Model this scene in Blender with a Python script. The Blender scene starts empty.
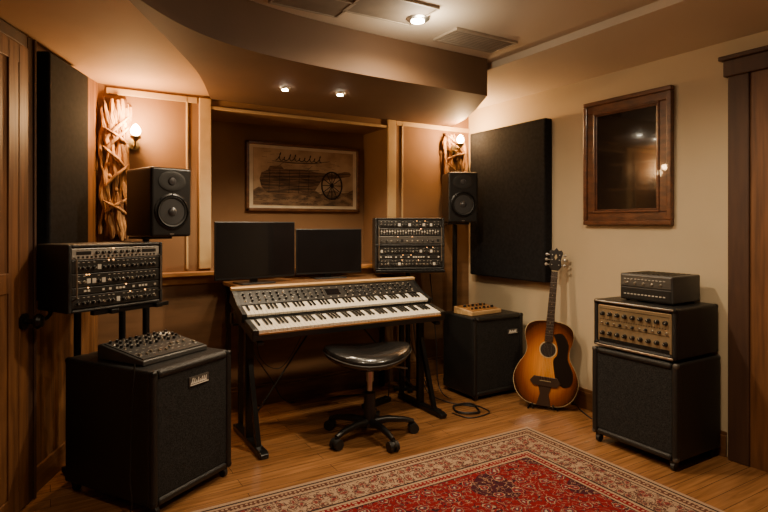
import bpy, bmesh, math, random
from mathutils import Vector, Matrix, Euler
random.seed(7)
S = bpy.context.scene
COL = S.collection

# ---------------------------------------------------------------- materials
def new_mat(name):
    m = bpy.data.materials.new(name); m.use_nodes = True
    nt = m.node_tree; b = nt.nodes['Principled BSDF']
    return m, nt, b

def mat(name, col, rough=0.5, metal=0.0, col2=None, scale=8, bump=0.0, bscale=60, coat=0.0, stretch=(1,1,1), emit=0, detail=4):
    m, nt, b = new_mat(name)
    b.inputs['Base Color'].default_value = (*col, 1)
    b.inputs['Roughness'].default_value = rough
    b.inputs['Metallic'].default_value = metal
    b.inputs['Coat Weight'].default_value = coat
    tc = nt.nodes.new('ShaderNodeTexCoord'); mp = nt.nodes.new('ShaderNodeMapping')
    mp.inputs['Scale'].default_value = stretch
    nt.links.new(tc.outputs['Object'], mp.inputs['Vector'])
    if col2 is None:
        col2 = tuple(c*0.8 for c in col)
    n = nt.nodes.new('ShaderNodeTexNoise'); n.inputs['Scale'].default_value = scale; n.inputs['Detail'].default_value = detail
    nt.links.new(mp.outputs[0], n.inputs['Vector'])
    r = nt.nodes.new('ShaderNodeValToRGB')
    r.color_ramp.elements[0].position = 0.35; r.color_ramp.elements[1].position = 0.65
    r.color_ramp.elements[0].color = (*col2, 1); r.color_ramp.elements[1].color = (*col, 1)
    nt.links.new(n.outputs['Fac'], r.inputs[0]); nt.links.new(r.outputs[0], b.inputs['Base Color'])
    if bump > 0:
        n2 = nt.nodes.new('ShaderNodeTexNoise'); n2.inputs['Scale'].default_value = bscale
        nt.links.new(mp.outputs[0], n2.inputs['Vector'])
        bp = nt.nodes.new('ShaderNodeBump'); bp.inputs['Strength'].default_value = bump; bp.inputs['Distance'].default_value = 0.004
        nt.links.new(n2.outputs['Fac'], bp.inputs['Height']); nt.links.new(bp.outputs[0], b.inputs['Normal'])
    if emit:
        b.inputs['Emission Color'].default_value = (*col, 1); b.inputs['Emission Strength'].default_value = emit
    return m

def emis(name, col, st):
    m, nt, b = new_mat(name)
    b.inputs['Base Color'].default_value = (*col, 1)
    b.inputs['Emission Color'].default_value = (*col, 1); b.inputs['Emission Strength'].default_value = st
    return m

def planks(name, c1, c2, cm, w, h, rough=0.35, rot=(0,0,0), grain=(1.5,22,22), ms=.0025, glo=.45):
    m, nt, b = new_mat(name)
    tc = nt.nodes.new('ShaderNodeTexCoord'); mp = nt.nodes.new('ShaderNodeMapping'); mp.inputs['Rotation'].default_value = rot
    nt.links.new(tc.outputs['Object'], mp.inputs['Vector'])
    br = nt.nodes.new('ShaderNodeTexBrick'); br.offset = 0.37
    br.inputs['Scale'].default_value = 1.0; br.inputs['Brick Width'].default_value = w; br.inputs['Row Height'].default_value = h
    br.inputs['Mortar Size'].default_value = ms; br.inputs['Mortar Smooth'].default_value = 0.3
    br.inputs['Color1'].default_value = (*c1,1); br.inputs['Color2'].default_value = (*c2,1); br.inputs['Mortar'].default_value = (*cm,1)
    nt.links.new(mp.outputs[0], br.inputs['Vector'])
    m2 = nt.nodes.new('ShaderNodeMapping'); m2.inputs['Scale'].default_value = grain
    nt.links.new(mp.outputs[0], m2.inputs['Vector'])
    n = nt.nodes.new('ShaderNodeTexNoise'); n.inputs['Scale'].default_value = 2.0; n.inputs['Detail'].default_value = 8; n.inputs['Distortion'].default_value = 0.6
    nt.links.new(m2.outputs[0], n.inputs['Vector'])
    r = nt.nodes.new('ShaderNodeValToRGB'); r.color_ramp.elements[0].position = .3; r.color_ramp.elements[1].position = .7
    r.color_ramp.elements[0].color = (glo,glo*.95,glo*.9,1); r.color_ramp.elements[1].color = (1.15,1.15,1.15,1)
    nt.links.new(n.outputs['Fac'], r.inputs[0])
    mx = nt.nodes.new('ShaderNodeMix'); mx.data_type = 'RGBA'; mx.blend_type = 'MULTIPLY'; mx.inputs[0].default_value = 1
    nt.links.new(br.outputs['Color'], mx.inputs[6]); nt.links.new(r.outputs[0], mx.inputs[7])
    nt.links.new(mx.outputs[2], b.inputs['Base Color'])
    b.inputs['Roughness'].default_value = rough
    bp = nt.nodes.new('ShaderNodeBump'); bp.inputs['Strength'].default_value = .2; bp.inputs['Distance'].default_value = .002; bp.invert = True
    nt.links.new(br.outputs['Fac'], bp.inputs['Height']); nt.links.new(bp.outputs[0], b.inputs['Normal'])
    return m

def rug_mat(hx, hy):
    m, nt, b = new_mat('rug_wool')
    N = nt.nodes.new; L = nt.links.new
    tc = N('ShaderNodeTexCoord'); sp = N('ShaderNodeSeparateXYZ'); L(tc.outputs['Object'], sp.inputs[0])
    def M(op, a, bb=None, c=None):
        n = N('ShaderNodeMath'); n.operation = op
        for i, v in enumerate((a, bb, c)):
            if v is None: continue
            if isinstance(v, (int, float)): n.inputs[i].default_value = v
            else: L(v, n.inputs[i])
        return n.outputs[0]
    ax = M('ABSOLUTE', sp.outputs[0]); ay = M('ABSOLUTE', sp.outputs[1])
    e = M('MINIMUM', M('SUBTRACT', hx, ax), M('SUBTRACT', hy, ay))
    ramp = N('ShaderNodeValToRGB'); ramp.color_ramp.interpolation = 'CONSTANT'
    cr = ramp.color_ramp
    CRM=(.33,.22,.145); NAV=(.022,.012,.014); RED=(.165,.004,.008); BRN=(.09,.035,.022)
    stops = [(0,CRM),(.022,NAV),(.034,CRM),(.048,BRN),(.085,CRM),(.098,NAV),(.108,CRM),(.265,NAV),(.277,CRM),(.29,RED),(.325,CRM),(.336,NAV),(.346,RED)]
    cr.elements[0].position = 0; cr.elements[0].color = (*stops[0][1],1)
    cr.elements[1].position = stops[1][0]; cr.elements[1].color = (*stops[1][1],1)
    for p, c in stops[2:]:
        el = cr.elements.new(p); el.color = (*c,1)
    L(e, ramp.inputs[0])
    cmb = N('ShaderNodeCombineXYZ'); L(ax, cmb.inputs[0]); L(ay, cmb.inputs[1])
    def warp(scale, amp):
        nz = N('ShaderNodeTexNoise'); nz.inputs['Scale'].default_value = scale; nz.inputs['Detail'].default_value = 2; L(cmb.outputs[0], nz.inputs['Vector'])
        s1 = N('ShaderNodeVectorMath'); s1.operation='SUBTRACT'; L(nz.outputs['Color'], s1.inputs[0]); s1.inputs[1].default_value=(.5,.5,.5)
        s2 = N('ShaderNodeVectorMath'); s2.operation='SCALE'; L(s1.outputs[0], s2.inputs[0]); s2.inputs['Scale'].default_value = amp
        s3 = N('ShaderNodeVectorMath'); s3.operation='ADD'; L(s2.outputs[0], s3.inputs[0]); L(cmb.outputs[0], s3.inputs[1])
        return s3.outputs[0]
    w1 = warp(45, .040); w2 = warp(28, .05)
    def vor(scale, vec, rnd_=.8):
        v = N('ShaderNodeTexVoronoi'); v.voronoi_dimensions = '2D'; v.inputs['Scale'].default_value = scale; v.inputs['Randomness'].default_value = rnd_
        L(vec, v.inputs['Vector']); return v
    def mix(fac, A, B):
        x = N('ShaderNodeMix'); x.data_type = 'RGBA'; L(fac, x.inputs[0])
        if isinstance(A, tuple): x.inputs[6].default_value = (*A,1)
        else: L(A, x.inputs[6])
        if isinstance(B, tuple): x.inputs[7].default_value = (*B,1)
        else: L(B, x.inputs[7])
        return x.outputs[2]
    col = ramp.outputs[0]
    infield = M('GREATER_THAN', e, .346)
    inborder = M('MULTIPLY', M('GREATER_THAN', e, .108), M('LESS_THAN', e, .265))
    v1 = vor(21, w1); d1 = v1.outputs['Distance']
    for th, c in ((.46,(.09,.045,.035)),(.33,CRM),(.25,(.19,.03,.025)),(.11,(.05,.025,.025))):
        col = mix(M('MULTIPLY', inborder, M('LESS_THAN', d1, th)), col, c)
    def contour(scale, wd, vec):
        nz = N('ShaderNodeTexNoise'); nz.inputs['Scale'].default_value = scale; nz.inputs['Detail'].default_value = 1.5; L(vec, nz.inputs['Vector'])
        return M('LESS_THAN', M('ABSOLUTE', M('SUBTRACT', nz.outputs['Fac'], .5)), wd)
    col = mix(M('MULTIPLY', inborder, contour(22,.018,cmb.outputs[0])), col, (.09,.04,.03))
    big = N('ShaderNodeTexNoise'); big.inputs['Scale'].default_value = 3.2; big.inputs['Detail'].default_value = 0; L(cmb.outputs[0], big.inputs['Vector'])
    col = mix(M('MULTIPLY', infield, M('GREATER_THAN', big.outputs['Fac'], .60)), col, (.045,.007,.013))
    col = mix(M('MULTIPLY', infield, contour(14,.012,cmb.outputs[0])), col, (.025,.008,.014))
    col = mix(M('MULTIPLY', infield, contour(22,.010,cmb.outputs[0])), col, (.27,.15,.10))
    v2 = vor(9, w2); d2 = v2.outputs['Distance']
    for th, c in ((.27,(.025,.010,.016)),(.235,(.32,.20,.13)),(.20,(.17,.005,.009)),(.12,(.06,.03,.045)),(.06,(.36,.25,.17))):
        col = mix(M('MULTIPLY', infield, M('LESS_THAN', d2, th)), col, c)
    v4 = vor(25, w1); d4 = v4.outputs['Distance']
    edge = M('GREATER_THAN', d2, .38)
    for th, c in ((.22,(.03,.010,.016)),(.16,(.29,.17,.11)),(.09,(.12,.006,.008))):
        col = mix(M('MULTIPLY', M('MULTIPLY', infield, edge), M('LESS_THAN', d4, th)), col, c)
    v3 = vor(46, cmb.outputs[0], .3); s3 = M('LESS_THAN', v3.outputs['Distance'], .30)
    for lo, hi, c in ((.048,.085,CRM),(.29,.325,CRM)):
        col = mix(M('MULTIPLY', M('MULTIPLY', M('GREATER_THAN', e, lo), M('LESS_THAN', e, hi)), s3), col, c)
    f = N('ShaderNodeTexNoise'); f.inputs['Scale'].default_value = 200; L(tc.outputs['Object'], f.inputs['Vector'])
    mm = N('ShaderNodeMix'); mm.data_type='RGBA'; mm.blend_type='MULTIPLY'; mm.inputs[0].default_value=.6
    L(col, mm.inputs[6]); rr = N('ShaderNodeValToRGB'); rr.color_ramp.elements[0].color=(.35,.35,.35,1); rr.color_ramp.elements[1].color=(1.3,1.3,1.3,1)
    L(f.outputs['Fac'], rr.inputs[0]); L(rr.outputs[0], mm.inputs[7])
    L(mm.outputs[2], b.inputs['Base Color'])
    b.inputs['Roughness'].default_value = .95
    b.inputs['Specular IOR Level'].default_value = .15
    bp = N('ShaderNodeBump'); bp.inputs['Strength'].default_value=.4; bp.inputs['Distance'].default_value=.003
    L(f.outputs['Fac'], bp.inputs['Height']); L(bp.outputs[0], b.inputs['Normal'])
    return m

def sunburst():
    m, nt, b = new_mat('sunburst_lacquer')
    N = nt.nodes.new; L = nt.links.new
    tc = N('ShaderNodeTexCoord'); mp = N('ShaderNodeMapping')
    mp.inputs['Location'].default_value = (0,0,-.27*3.1); mp.inputs['Scale'].default_value = (4.4,0,3.1)
    L(tc.outputs['Object'], mp.inputs['Vector'])
    ln = N('ShaderNodeVectorMath'); ln.operation='LENGTH'; L(mp.outputs[0], ln.inputs[0])
    r = N('ShaderNodeValToRGB'); cr = r.color_ramp
    cr.elements[0].position=0; cr.elements[0].color=(.74,.33,.06,1)
    cr.elements[1].position=1.0; cr.elements[1].color=(.035,.010,.004,1)
    el = cr.elements.new(.42); el.color=(.60,.205,.028,1)
    el = cr.elements.new(.76); el.color=(.22,.055,.010,1)
    L(ln.outputs['Value'], r.inputs[0]); 
    m2 = N('ShaderNodeMapping'); m2.inputs['Scale'].default_value=(60,60,3); L(tc.outputs['Object'], m2.inputs['Vector'])
    n = N('ShaderNodeTexNoise'); n.inputs['Scale'].default_value=2; L(m2.outputs[0], n.inputs['Vector'])
    rr = N('ShaderNodeValToRGB'); rr.color_ramp.elements[0].color=(.7,.7,.7,1); rr.color_ramp.elements[1].color=(1.2,1.2,1.2,1); L(n.outputs['Fac'], rr.inputs[0])
    mm = N('ShaderNodeMix'); mm.data_type='RGBA'; mm.blend_type='MULTIPLY'; mm.inputs[0].default_value=1
    L(r.outputs[0], mm.inputs[6]); L(rr.outputs[0], mm.inputs[7]); L(mm.outputs[2], b.inputs['Base Color'])
    b.inputs['Roughness'].default_value=.18; b.inputs['Coat Weight'].default_value=1.0
    return m

MT = {}
MT['floor'] = planks('oak_floor', (.31,.145,.055), (.245,.112,.042), (.07,.03,.012), 1.3, .085, .22, ms=.0014, glo=.6)
MT['boards'] = planks('wall_boards', (.22,.10,.034), (.155,.068,.023), (.02,.01,.004), 2.6, .12, .5, rot=(0,math.radians(90),0))
MT['plaster'] = mat('beige_plaster', (.52,.42,.28), .85, col2=(.48,.385,.25), scale=1.2, bump=.12, bscale=120)
MT['brownwall'] = mat('brown_fabric_wall', (.22,.115,.047), .85, col2=(.175,.088,.034), scale=2, bump=.25, bscale=200)
MT['lowwall'] = mat('brown_lower_wall', (.20,.10,.042), .6, col2=(.135,.068,.027), scale=2, stretch=(1,1,8))
MT['cream'] = mat('cream_trim', (.52,.36,.175), .45, col2=(.44,.295,.14), scale=6)
MT['ceil'] = mat('ceiling_paint', (.58,.49,.38), .9, col2=(.54,.455,.35), scale=1.5, bump=.05)
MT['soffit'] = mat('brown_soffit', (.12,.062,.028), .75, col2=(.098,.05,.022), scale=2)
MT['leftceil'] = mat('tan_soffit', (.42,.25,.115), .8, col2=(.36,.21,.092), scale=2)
MT['darkwood'] = mat('dark_wood', (.07,.030,.014), .6, col2=(.048,.020,.010), scale=3, stretch=(8,8,1.0))
MT['doorwood'] = mat('door_wood', (.19,.078,.025), .55, col2=(.095,.036,.011), scale=2.5, stretch=(14,14,1), bump=.2, bscale=6)
MT['basewood'] = mat('baseboard_wood', (.17,.078,.03), .4, col2=(.10,.044,.016), scale=3, stretch=(1.2,1.2,12))
MT['framewood'] = mat('frame_wood', (.17,.07,.024), .35, col2=(.08,.03,.010), scale=6, stretch=(2,5,5), coat=.3)
MT['mahog'] = mat('mahogany_frame', (.12,.040,.015), .35, col2=(.055,.018,.008), scale=6, stretch=(2,5,5), coat=.2)
MT['acoustic'] = mat('acoustic_fabric', (.014,.014,.016), .97, col2=(.008,.008,.009), scale=40, bump=.6, bscale=300)
MT['tolex'] = mat('black_vinyl', (.011,.0105,.0105), .42, col2=(.007,.007,.007), scale=60, bump=.5, bscale=420)
MT['grille'] = mat('grille_cloth', (.036,.035,.035), .85, col2=(.007,.007,.007), scale=260, bump=.6, bscale=380)
MT['black'] = mat('black_plastic', (.009,.009,.0095), .36, bump=.1, bscale=300)
MT['metalblk'] = mat('black_metal', (.009,.009,.0095), .3, metal=.3)
MT['screen'] = mat('screen_glass', (.006,.006,.007), .14, coat=.4)
MT['rubber'] = mat('rubber', (.011,.011,.011), .5)
MT['cone'] = mat('speaker_cone', (.026,.026,.028), .5)
MT['cap'] = mat('dust_cap', (.05,.05,.055), .3)
for k_ in ('acoustic','grille'):
    MT[k_].node_tree.nodes['Principled BSDF'].inputs['Specular IOR Level'].default_value=.15
MT['silver'] = mat('silver_metal', (.6,.58,.54), .3, metal=1)
MT['script'] = mat('pale_badge', (.85,.80,.70), .35)
MT['face'] = mat('dark_faceplate', (.022,.021,.020), .38, metal=.2)
MT['mixface'] = mat('mixer_grey', (.060,.058,.056), .38, metal=.3)
MT['greyface'] = mat('grey_faceplate', (.40,.375,.335), .38, metal=.3, col2=(.32,.30,.265), scale=4, stretch=(1,1,20))
MT['midface'] = mat('brushed_faceplate', (.13,.12,.108), .38, metal=.5, col2=(.09,.083,.075), scale=4, stretch=(1,1,20))
MT['goldface'] = mat('champagne_faceplate', (.38,.275,.155), .35, metal=.5, col2=(.27,.19,.10), scale=5)
MT['mark'] = mat('panel_print', (.55,.51,.44), .6)
MT['knob'] = mat('knob_plastic', (.012,.012,.012), .3)
MT['knobs'] = mat('knob_metal', (.6,.55,.46), .28, metal=.9)
MT['ivory'] = mat('white_key_plastic', (.84,.78,.66), .25, coat=.3)
MT['ebony'] = mat('black_key_plastic', (.008,.008,.008), .25)
MT['deskwood'] = mat('desk_wood', (.16,.08,.032), .4, col2=(.10,.048,.018), scale=3, stretch=(1,14,14))
MT['palewood'] = mat('pale_wood', (.58,.38,.18), .4, col2=(.42,.25,.10), scale=3, stretch=(1,14,14))
MT['leather'] = mat('black_leather', (.012,.0115,.0115), .24, bump=.25, bscale=90, coat=.3)
MT['bark'] = mat('bark_wood', (.58,.32,.12), .75, col2=(.12,.05,.018), scale=9, stretch=(4,4,.7), bump=1, bscale=25, detail=8)
MT['barkd'] = mat('bark_backing', (.16,.07,.026), .8, col2=(.05,.02,.008), scale=9, stretch=(4,4,.7), bump=1, bscale=25, detail=8)
MT['bulb'] = emis('bulb_glow', (1,.68,.34), 150)
MT['dl'] = emis('downlight_glow', (1,.86,.62), 110)
MT['led'] = emis('amber_led', (1,.45,.12), 4)
MT['paper'] = mat('mat_board', (.80,.66,.45), .8)
MT['sepia'] = mat('sepia_print', (.30,.18,.09), .8, col2=(.09,.05,.025), scale=11, detail=10, stretch=(1,1,2.5))
MT['sepiasky'] = mat('sepia_sky', (.62,.44,.26), .8, col2=(.36,.23,.12), scale=6, detail=10)
MT['ink'] = mat('sepia_ink', (.018,.010,.006), .8)
MT['ink2'] = mat('sepia_brown', (.26,.145,.07), .8, col2=(.05,.026,.013), scale=10, stretch=(.6,1,7), detail=10)
MT['mirror'] = mat('dark_glass', (.014,.010,.008), .10, coat=.5)
MT['mirror_refl'] = mat('painted_reflection_tone', (.024,.014,.009), .12, col2=(.017,.011,.008), scale=9, coat=.5)  # colour of the shelf reflection painted onto the mirror glass
MT['vent'] = mat('vent_metal', (.36,.30,.23), .5)
MT['ventd'] = mat('vent_dark', (.20,.16,.12), .7)
MT['burst'] = sunburst()
MT['gside'] = mat('guitar_side', (.14,.045,.013), .25, coat=.5)
MT['neckw'] = mat('neck_wood', (.20,.07,.025), .35)
MT['fret'] = mat('fretboard', (.04,.02,.012), .4)
MT['binding'] = mat('cream_binding', (.5,.38,.2), .4)
MT['pick'] = mat('tortoise_guard', (.010,.006,.004), .3)
MT['brass'] = mat('antique_brass', (.35,.24,.10), .35, metal=.9)
MT['redw'] = mat('honey_wood', (.36,.17,.052), .4, col2=(.25,.105,.032), scale=5, stretch=(1,6,6))

# ---------------------------------------------------------------- mesh builder
class MB:
    def __init__(s): s.bm = bmesh.new()
    def _mi(s, vs, mi):
        fs = set()
        for v in vs:
            for f in v.link_faces: fs.add(f)
        for f in fs: f.material_index = mi
    def box(s, x0, x1, y0, y1, z0, z1, mi=0, R=None):
        c = Vector(((x0+x1)/2,(y0+y1)/2,(z0+z1)/2))
        M = Matrix.Translation(c) @ (R.to_4x4() if R else Matrix.Identity(4)) @ Matrix.Diagonal((abs(x1-x0),abs(y1-y0),abs(z1-z0),1))
        r = bmesh.ops.create_cube(s.bm, size=1, matrix=M); s._mi(r['verts'], mi); return s
    def cyl(s, p, r, h, axis='Z', seg=20, mi=0, r2=None):
        R = {'Z':Matrix.Identity(4),'X':Matrix.Rotation(math.pi/2,4,'Y'),'Y':Matrix.Rotation(math.pi/2,4,'X')}[axis]
        q = bmesh.ops.create_cone(s.bm, cap_ends=True, segments=seg, radius1=r, radius2=r if r2 is None else r2, depth=h, matrix=Matrix.Translation(p)@R)
        s._mi(q['verts'], mi); return s
    def tube(s, a, b, r, seg=10, mi=0, r2=None):
        a=Vector(a); b=Vector(b); d=b-a
        R = d.to_track_quat('Z','Y').to_matrix().to_4x4()
        q = bmesh.ops.create_cone(s.bm, cap_ends=True, segments=seg, radius1=r, radius2=r if r2 is None else r2, depth=d.length, matrix=Matrix.Translation((a+b)/2)@R)
        s._mi(q['verts'], mi); return s
    def beam(s, a, b, w, h, mi=0):
        a=Vector(a); b=Vector(b); d=b-a
        R = d.to_track_quat('Y','Z').to_matrix().to_4x4()
        q = bmesh.ops.create_cube(s.bm, size=1, matrix=Matrix.Translation((a+b)/2)@R@Matrix.Diagonal((w,d.length,h,1)))
        s._mi(q['verts'], mi); return s
    def sph(s, p, r, mi=0, sc=(1,1,1)):
        q = bmesh.ops.create_uvsphere(s.bm, u_segments=16, v_segments=10, radius=r, matrix=Matrix.Translation(p)@Matrix.Diagonal((*sc,1)))
        s._mi(q['verts'], mi); return s
    def prism(s, pts, lo, hi, axis='Z', mi=0):
        def P(a,b,c): return {'Z':(a,b,c),'Y':(a,c,b),'X':(c,a,b)}[axis]
        v0=[s.bm.verts.new(P(x,y,lo)) for x,y in pts]; v1=[s.bm.verts.new(P(x,y,hi)) for x,y in pts]
        n=len(pts); fs=[s.bm.faces.new(v0[::-1]), s.bm.faces.new(v1)]
        for i in range(n): fs.append(s.bm.faces.new((v0[i],v0[(i+1)%n],v1[(i+1)%n],v1[i])))
        for f in fs: f.material_index=mi
        bmesh.ops.recalc_face_normals(s.bm, faces=fs); return s
    def lathe(s, prof, M=None, seg=32, mi=0, sc=(1,1)):
        rings=[]; M=M or Matrix.Identity(4)
        for r,z in prof:
            rings.append([s.bm.verts.new(M@Vector((max(r,1e-4)*math.cos(2*math.pi*i/seg)*sc[0], max(r,1e-4)*math.sin(2*math.pi*i/seg)*sc[1], z))) for i in range(seg)])
        fs=[]
        for a,b in zip(rings,rings[1:]):
            for i in range(seg): fs.append(s.bm.faces.new((a[i],a[(i+1)%seg],b[(i+1)%seg],b[i])))
        fs.append(s.bm.faces.new(rings[0][::-1])); fs.append(s.bm.faces.new(rings[-1]))
        for f in fs: f.material_index=mi
        bmesh.ops.recalc_face_normals(s.bm, faces=fs); return s
    def path(s, pts, rad, seg=8, mi=0):
        pts=[Vector(p) for p in pts]; rings=[]; up=Vector((.13,.31,.94)).normalized()
        for i,p in enumerate(pts):
            t=(pts[min(i+1,len(pts)-1)]-pts[max(i-1,0)]).normalized()
            a=t.cross(up)
            if a.length<.1: a=t.cross(Vector((1,0,0)))
            a.normalize(); b=t.cross(a); r=rad[i] if isinstance(rad,(list,tuple)) else rad
            rings.append([s.bm.verts.new(p+a*r*math.cos(2*math.pi*k/seg)+b*r*math.sin(2*math.pi*k/seg)) for k in range(seg)])
        fs=[]
        for a,b in zip(rings,rings[1:]):
            for k in range(seg): fs.append(s.bm.faces.new((a[k],a[(k+1)%seg],b[(k+1)%seg],b[k])))
        fs.append(s.bm.faces.new(rings[0][::-1])); fs.append(s.bm.faces.new(rings[-1]))
        for f in fs: f.material_index=mi
        bmesh.ops.recalc_face_normals(s.bm, faces=fs); return s
    def warp(s, fn):
        for v in s.bm.verts: v.co=Vector(fn(v.co))
        return s
    def obj(s, name, mats, parent=None, loc=(0,0,0), rot=(0,0,0), bevel=0, smooth=False, label=None, seg=2):
        me=bpy.data.meshes.new(name); s.bm.to_mesh(me); s.bm.free()
        if not isinstance(mats,(list,tuple)): mats=[mats]
        for m in mats: me.materials.append(MT[m])
        if smooth:
            for p in me.polygons: p.use_smooth=True
            me.set_sharp_from_angle(angle=math.radians(40))
        o=bpy.data.objects.new(name,me); COL.objects.link(o); o.location=loc; o.rotation_euler=rot
        if parent: o.parent=parent
        if bevel:
            bv=o.modifiers.new('bevel','BEVEL'); bv.width=bevel; bv.segments=seg; bv.limit_method='ANGLE'; bv.angle_limit=math.radians(40)
        if label: o['label']=label
        return o

def thing(name, label, cat, loc, rz=0, rot=None):
    e=bpy.data.objects.new(name,None); COL.objects.link(e); e.location=loc; e.rotation_euler=rot or (0,0,rz)
    e.empty_display_size=.1; e['label']=label; e['category']=cat; return e
def top(o,label,cat): o['label']=label; o['category']=cat; return o
def struct(o): o['kind']='structure'; return o
def inst(o, parent, loc, rot=None, name=None):
    c=o.copy(); c.parent=parent; c.location=loc
    if rot is not None: c.rotation_euler=rot
    COL.objects.link(c); return c

RY = Matrix.Rotation(math.pi/2,4,'X')   # local +Z -> -Y

# knob meshes
def knob_mesh(r,h,mats,name):
    b=MB(); b.lathe([(r*1.15,0),(r*1.15,h*.2),(r,h*.25),(r*.9,h),(0,h)],RY,seg=14)
    b.box(-r*.12,r*.12,-h*1.05,-h*.9,0,r*.85,mi=1)
    o=b.obj(name,mats,smooth=True); me=o.data; bpy.data.objects.remove(o); return me
KM_B = knob_mesh(.0078,.013,['knob','mark'],'knob')
KM_S = knob_mesh(.0055,.010,['knobs','knob'],'knob')
KM_L = knob_mesh(.0115,.017,['knob','mark'],'knob')
def knob(parent, me, x,y,z, rx=0):
    o=bpy.data.objects.new('knob',me); COL.objects.link(o); o.parent=parent; o.location=(x,y,z); o.rotation_euler=(rx,random.uniform(-1.2,1.2) if rx==0 else 0,0); return o

# ================================================================ ROOM
def sbox(name, args, m, **k):
    b=MB(); b.box(*args); return struct(b.obj(name,m,**k))
sbox('floor',(-2.3,3.45,-1.3,4.5,-.1,0),'floor')
sbox('ceiling',(-2.3,3.45,-1.3,4.5,2.42,2.52),'ceil')
sbox('wall_right',(3.25,3.35,-1.3,4.5,0,2.42),'plaster')
sbox('wall_front',(-2.3,3.35,-1.3,-1.2,0,2.42),'brownwall')
b=MB()
NX0,NX1,NZ0,NZ1=.95,2.38,.98,2.10
b.box(.0,NX0,3.9,4.4,.98,2.42); b.box(NX1,3.25,3.9,4.4,.98,2.42); b.box(NX0,NX1,3.9,4.4,NZ1,2.42)
b.box(NX0,NX1,4.3,4.4,NZ0,NZ1); b.box(.0,3.25,3.9,4.4,0,.98,mi=1)
struct(b.obj('wall_back',['brownwall','lowwall']))
b=MB(); LK=.45
b.prism([(.256+LK*.6,4.5),(.256-LK*5.2,-1.3),(.256-LK*5.2-.12,-1.3),(.256+LK*.6-.12,4.5)],0,2.42)
struct(b.obj('wall_left','boards'))
# soffits (curved front edge)
def crv(P,n=8):
    out=[]
    for i in range(len(P)-1):
        p0=P[max(i-1,0)];p1=P[i];p2=P[i+1];p3=P[min(i+2,len(P)-1)]
        for k in range(n):
            t_=k/n; out.append(tuple(.5*((2*p1[a])+(-p0[a]+p2[a])*t_+(2*p0[a]-5*p1[a]+4*p2[a]-p3[a])*t_**2+(-p0[a]+3*p1[a]-3*p2[a]+p3[a])*t_**3) for a in (0,1)))
    return out
lf=crv([(.95,3.9),(.74,3.3),(.5,2.8),(.30,2.42),(.08,1.98)],6)
ff=crv([(.08,1.98),(.30,2.32),(.58,2.58),(.95,2.73),(1.5,2.80),(2.52,2.83)],8)
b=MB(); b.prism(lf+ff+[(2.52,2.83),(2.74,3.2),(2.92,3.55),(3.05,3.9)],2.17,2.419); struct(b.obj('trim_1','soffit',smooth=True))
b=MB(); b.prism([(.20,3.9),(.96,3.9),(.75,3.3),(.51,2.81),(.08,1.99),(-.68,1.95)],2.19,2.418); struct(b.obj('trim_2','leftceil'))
b=MB(); b.prism([(2.6,2.42),(2.6,2.375),(3.25,2.33),(3.25,2.42)],-1.2,3.9,axis='Y')
struct(b.obj('trim_3','ceil'))
# cream trims
b=MB(); b.box(.87,.95,3.88,3.9,1.0,2.17); b.box(.785,.80,3.888,3.9,1.0,2.17); struct(b.obj('trim_4','cream',bevel=.004))
b=MB(); b.box(2.38,2.46,3.88,3.9,1.0,2.17); b.box(2.52,2.535,3.888,3.9,1.0,2.17); struct(b.obj('trim_5','cream',bevel=.004))
b=MB(); b.box(.95,2.38,3.885,3.9,2.10,2.122); b.box(.3,.86,3.888,3.9,2.13,2.17); b.box(2.47,3.25,3.888,3.9,2.13,2.17); struct(b.obj('trim_6','cream',bevel=.004))
b=MB(); b.box(.30,2.75,3.83,3.9,.955,.985); b.box(.30,2.75,3.875,3.9,.90,.955); struct(b.obj('trim_7','redw',bevel=.005))
b=MB(); b.box(.25,3.25,3.875,3.9,0,.13); b.box(.25,3.25,3.885,3.9,.13,.15); struct(b.obj('baseboard_back','basewood',bevel=.004))
b=MB(); b.box(3.232,3.25,1.66,3.875,0,.12); b.box(3.24,3.25,1.66,3.875,.12,.14); b.box(3.232,3.25,-1.2,.55,0,.14); struct(b.obj('baseboard_right','basewood',bevel=.004))

# right door with casing
b=MB(); b.box(3.21,3.25,1.53,1.64,0,2.12); b.box(3.21,3.25,.55,.66,0,2.12); b.box(3.2,3.25,.53,1.66,2.12,2.21); b.box(3.185,3.25,.51,1.68,2.21,2.235)
struct(b.obj('trim_8','darkwood',bevel=.006))
d=struct(MB().box(3.225,3.249,.66,1.53,0,2.12).obj('door_1','doorwood'))
for z0,z1 in ((.2,.95),(1.1,2.0)):
    b=MB(); b.box(3.218,3.226,.78,1.41,z0,z1); b.box(3.212,3.22,.78,.8,z0,z1); b.box(3.212,3.22,1.39,1.41,z0,z1); b.box(3.212,3.22,.78,1.41,z0,z0+.02); b.box(3.212,3.22,.78,1.41,z1-.02,z1)
    b.obj('door_panel','doorwood',d,bevel=.003)

# left wall things: local x along wall toward camera, +y into room
LR=(0,0,math.atan2(-.9119,-.4104)); LO=(.256,3.9,0)
b=MB(); b.box(.83,.91,0,.03,0,2.18); b.box(1.78,1.87,0,.03,0,2.18); b.box(.91,1.78,0,.03,2.12,2.18); b.box(.845,.865,.03,.04,0,2.18)
struct(b.obj('trim_9','darkwood',loc=LO,rot=LR,bevel=.005))
b=MB(); b.box(.915,1.775,.001,.028,.01,2.115)
for x in (.915,1.0,1.69): b.box(x,x+.08,.028,.036,.01,2.115)
for z in (.01,1.0,2.03): b.box(.915,1.775,.028,.035,z,z+.09)
d=struct(b.obj('door_2','doorwood',loc=LO,rot=LR,bevel=.004))
b=MB(); b.cyl((.965,.042,.86),.038,.012,'Y',24); b.cyl((.965,.065,.86),.012,.04,'Y'); b.lathe([(.012,0),(.032,.012),(.036,.026),(.025,.04),(0,.044)],Matrix.Translation((.965,.08,.86))@Matrix.Rotation(-math.pi/2,4,'X'))
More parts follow.
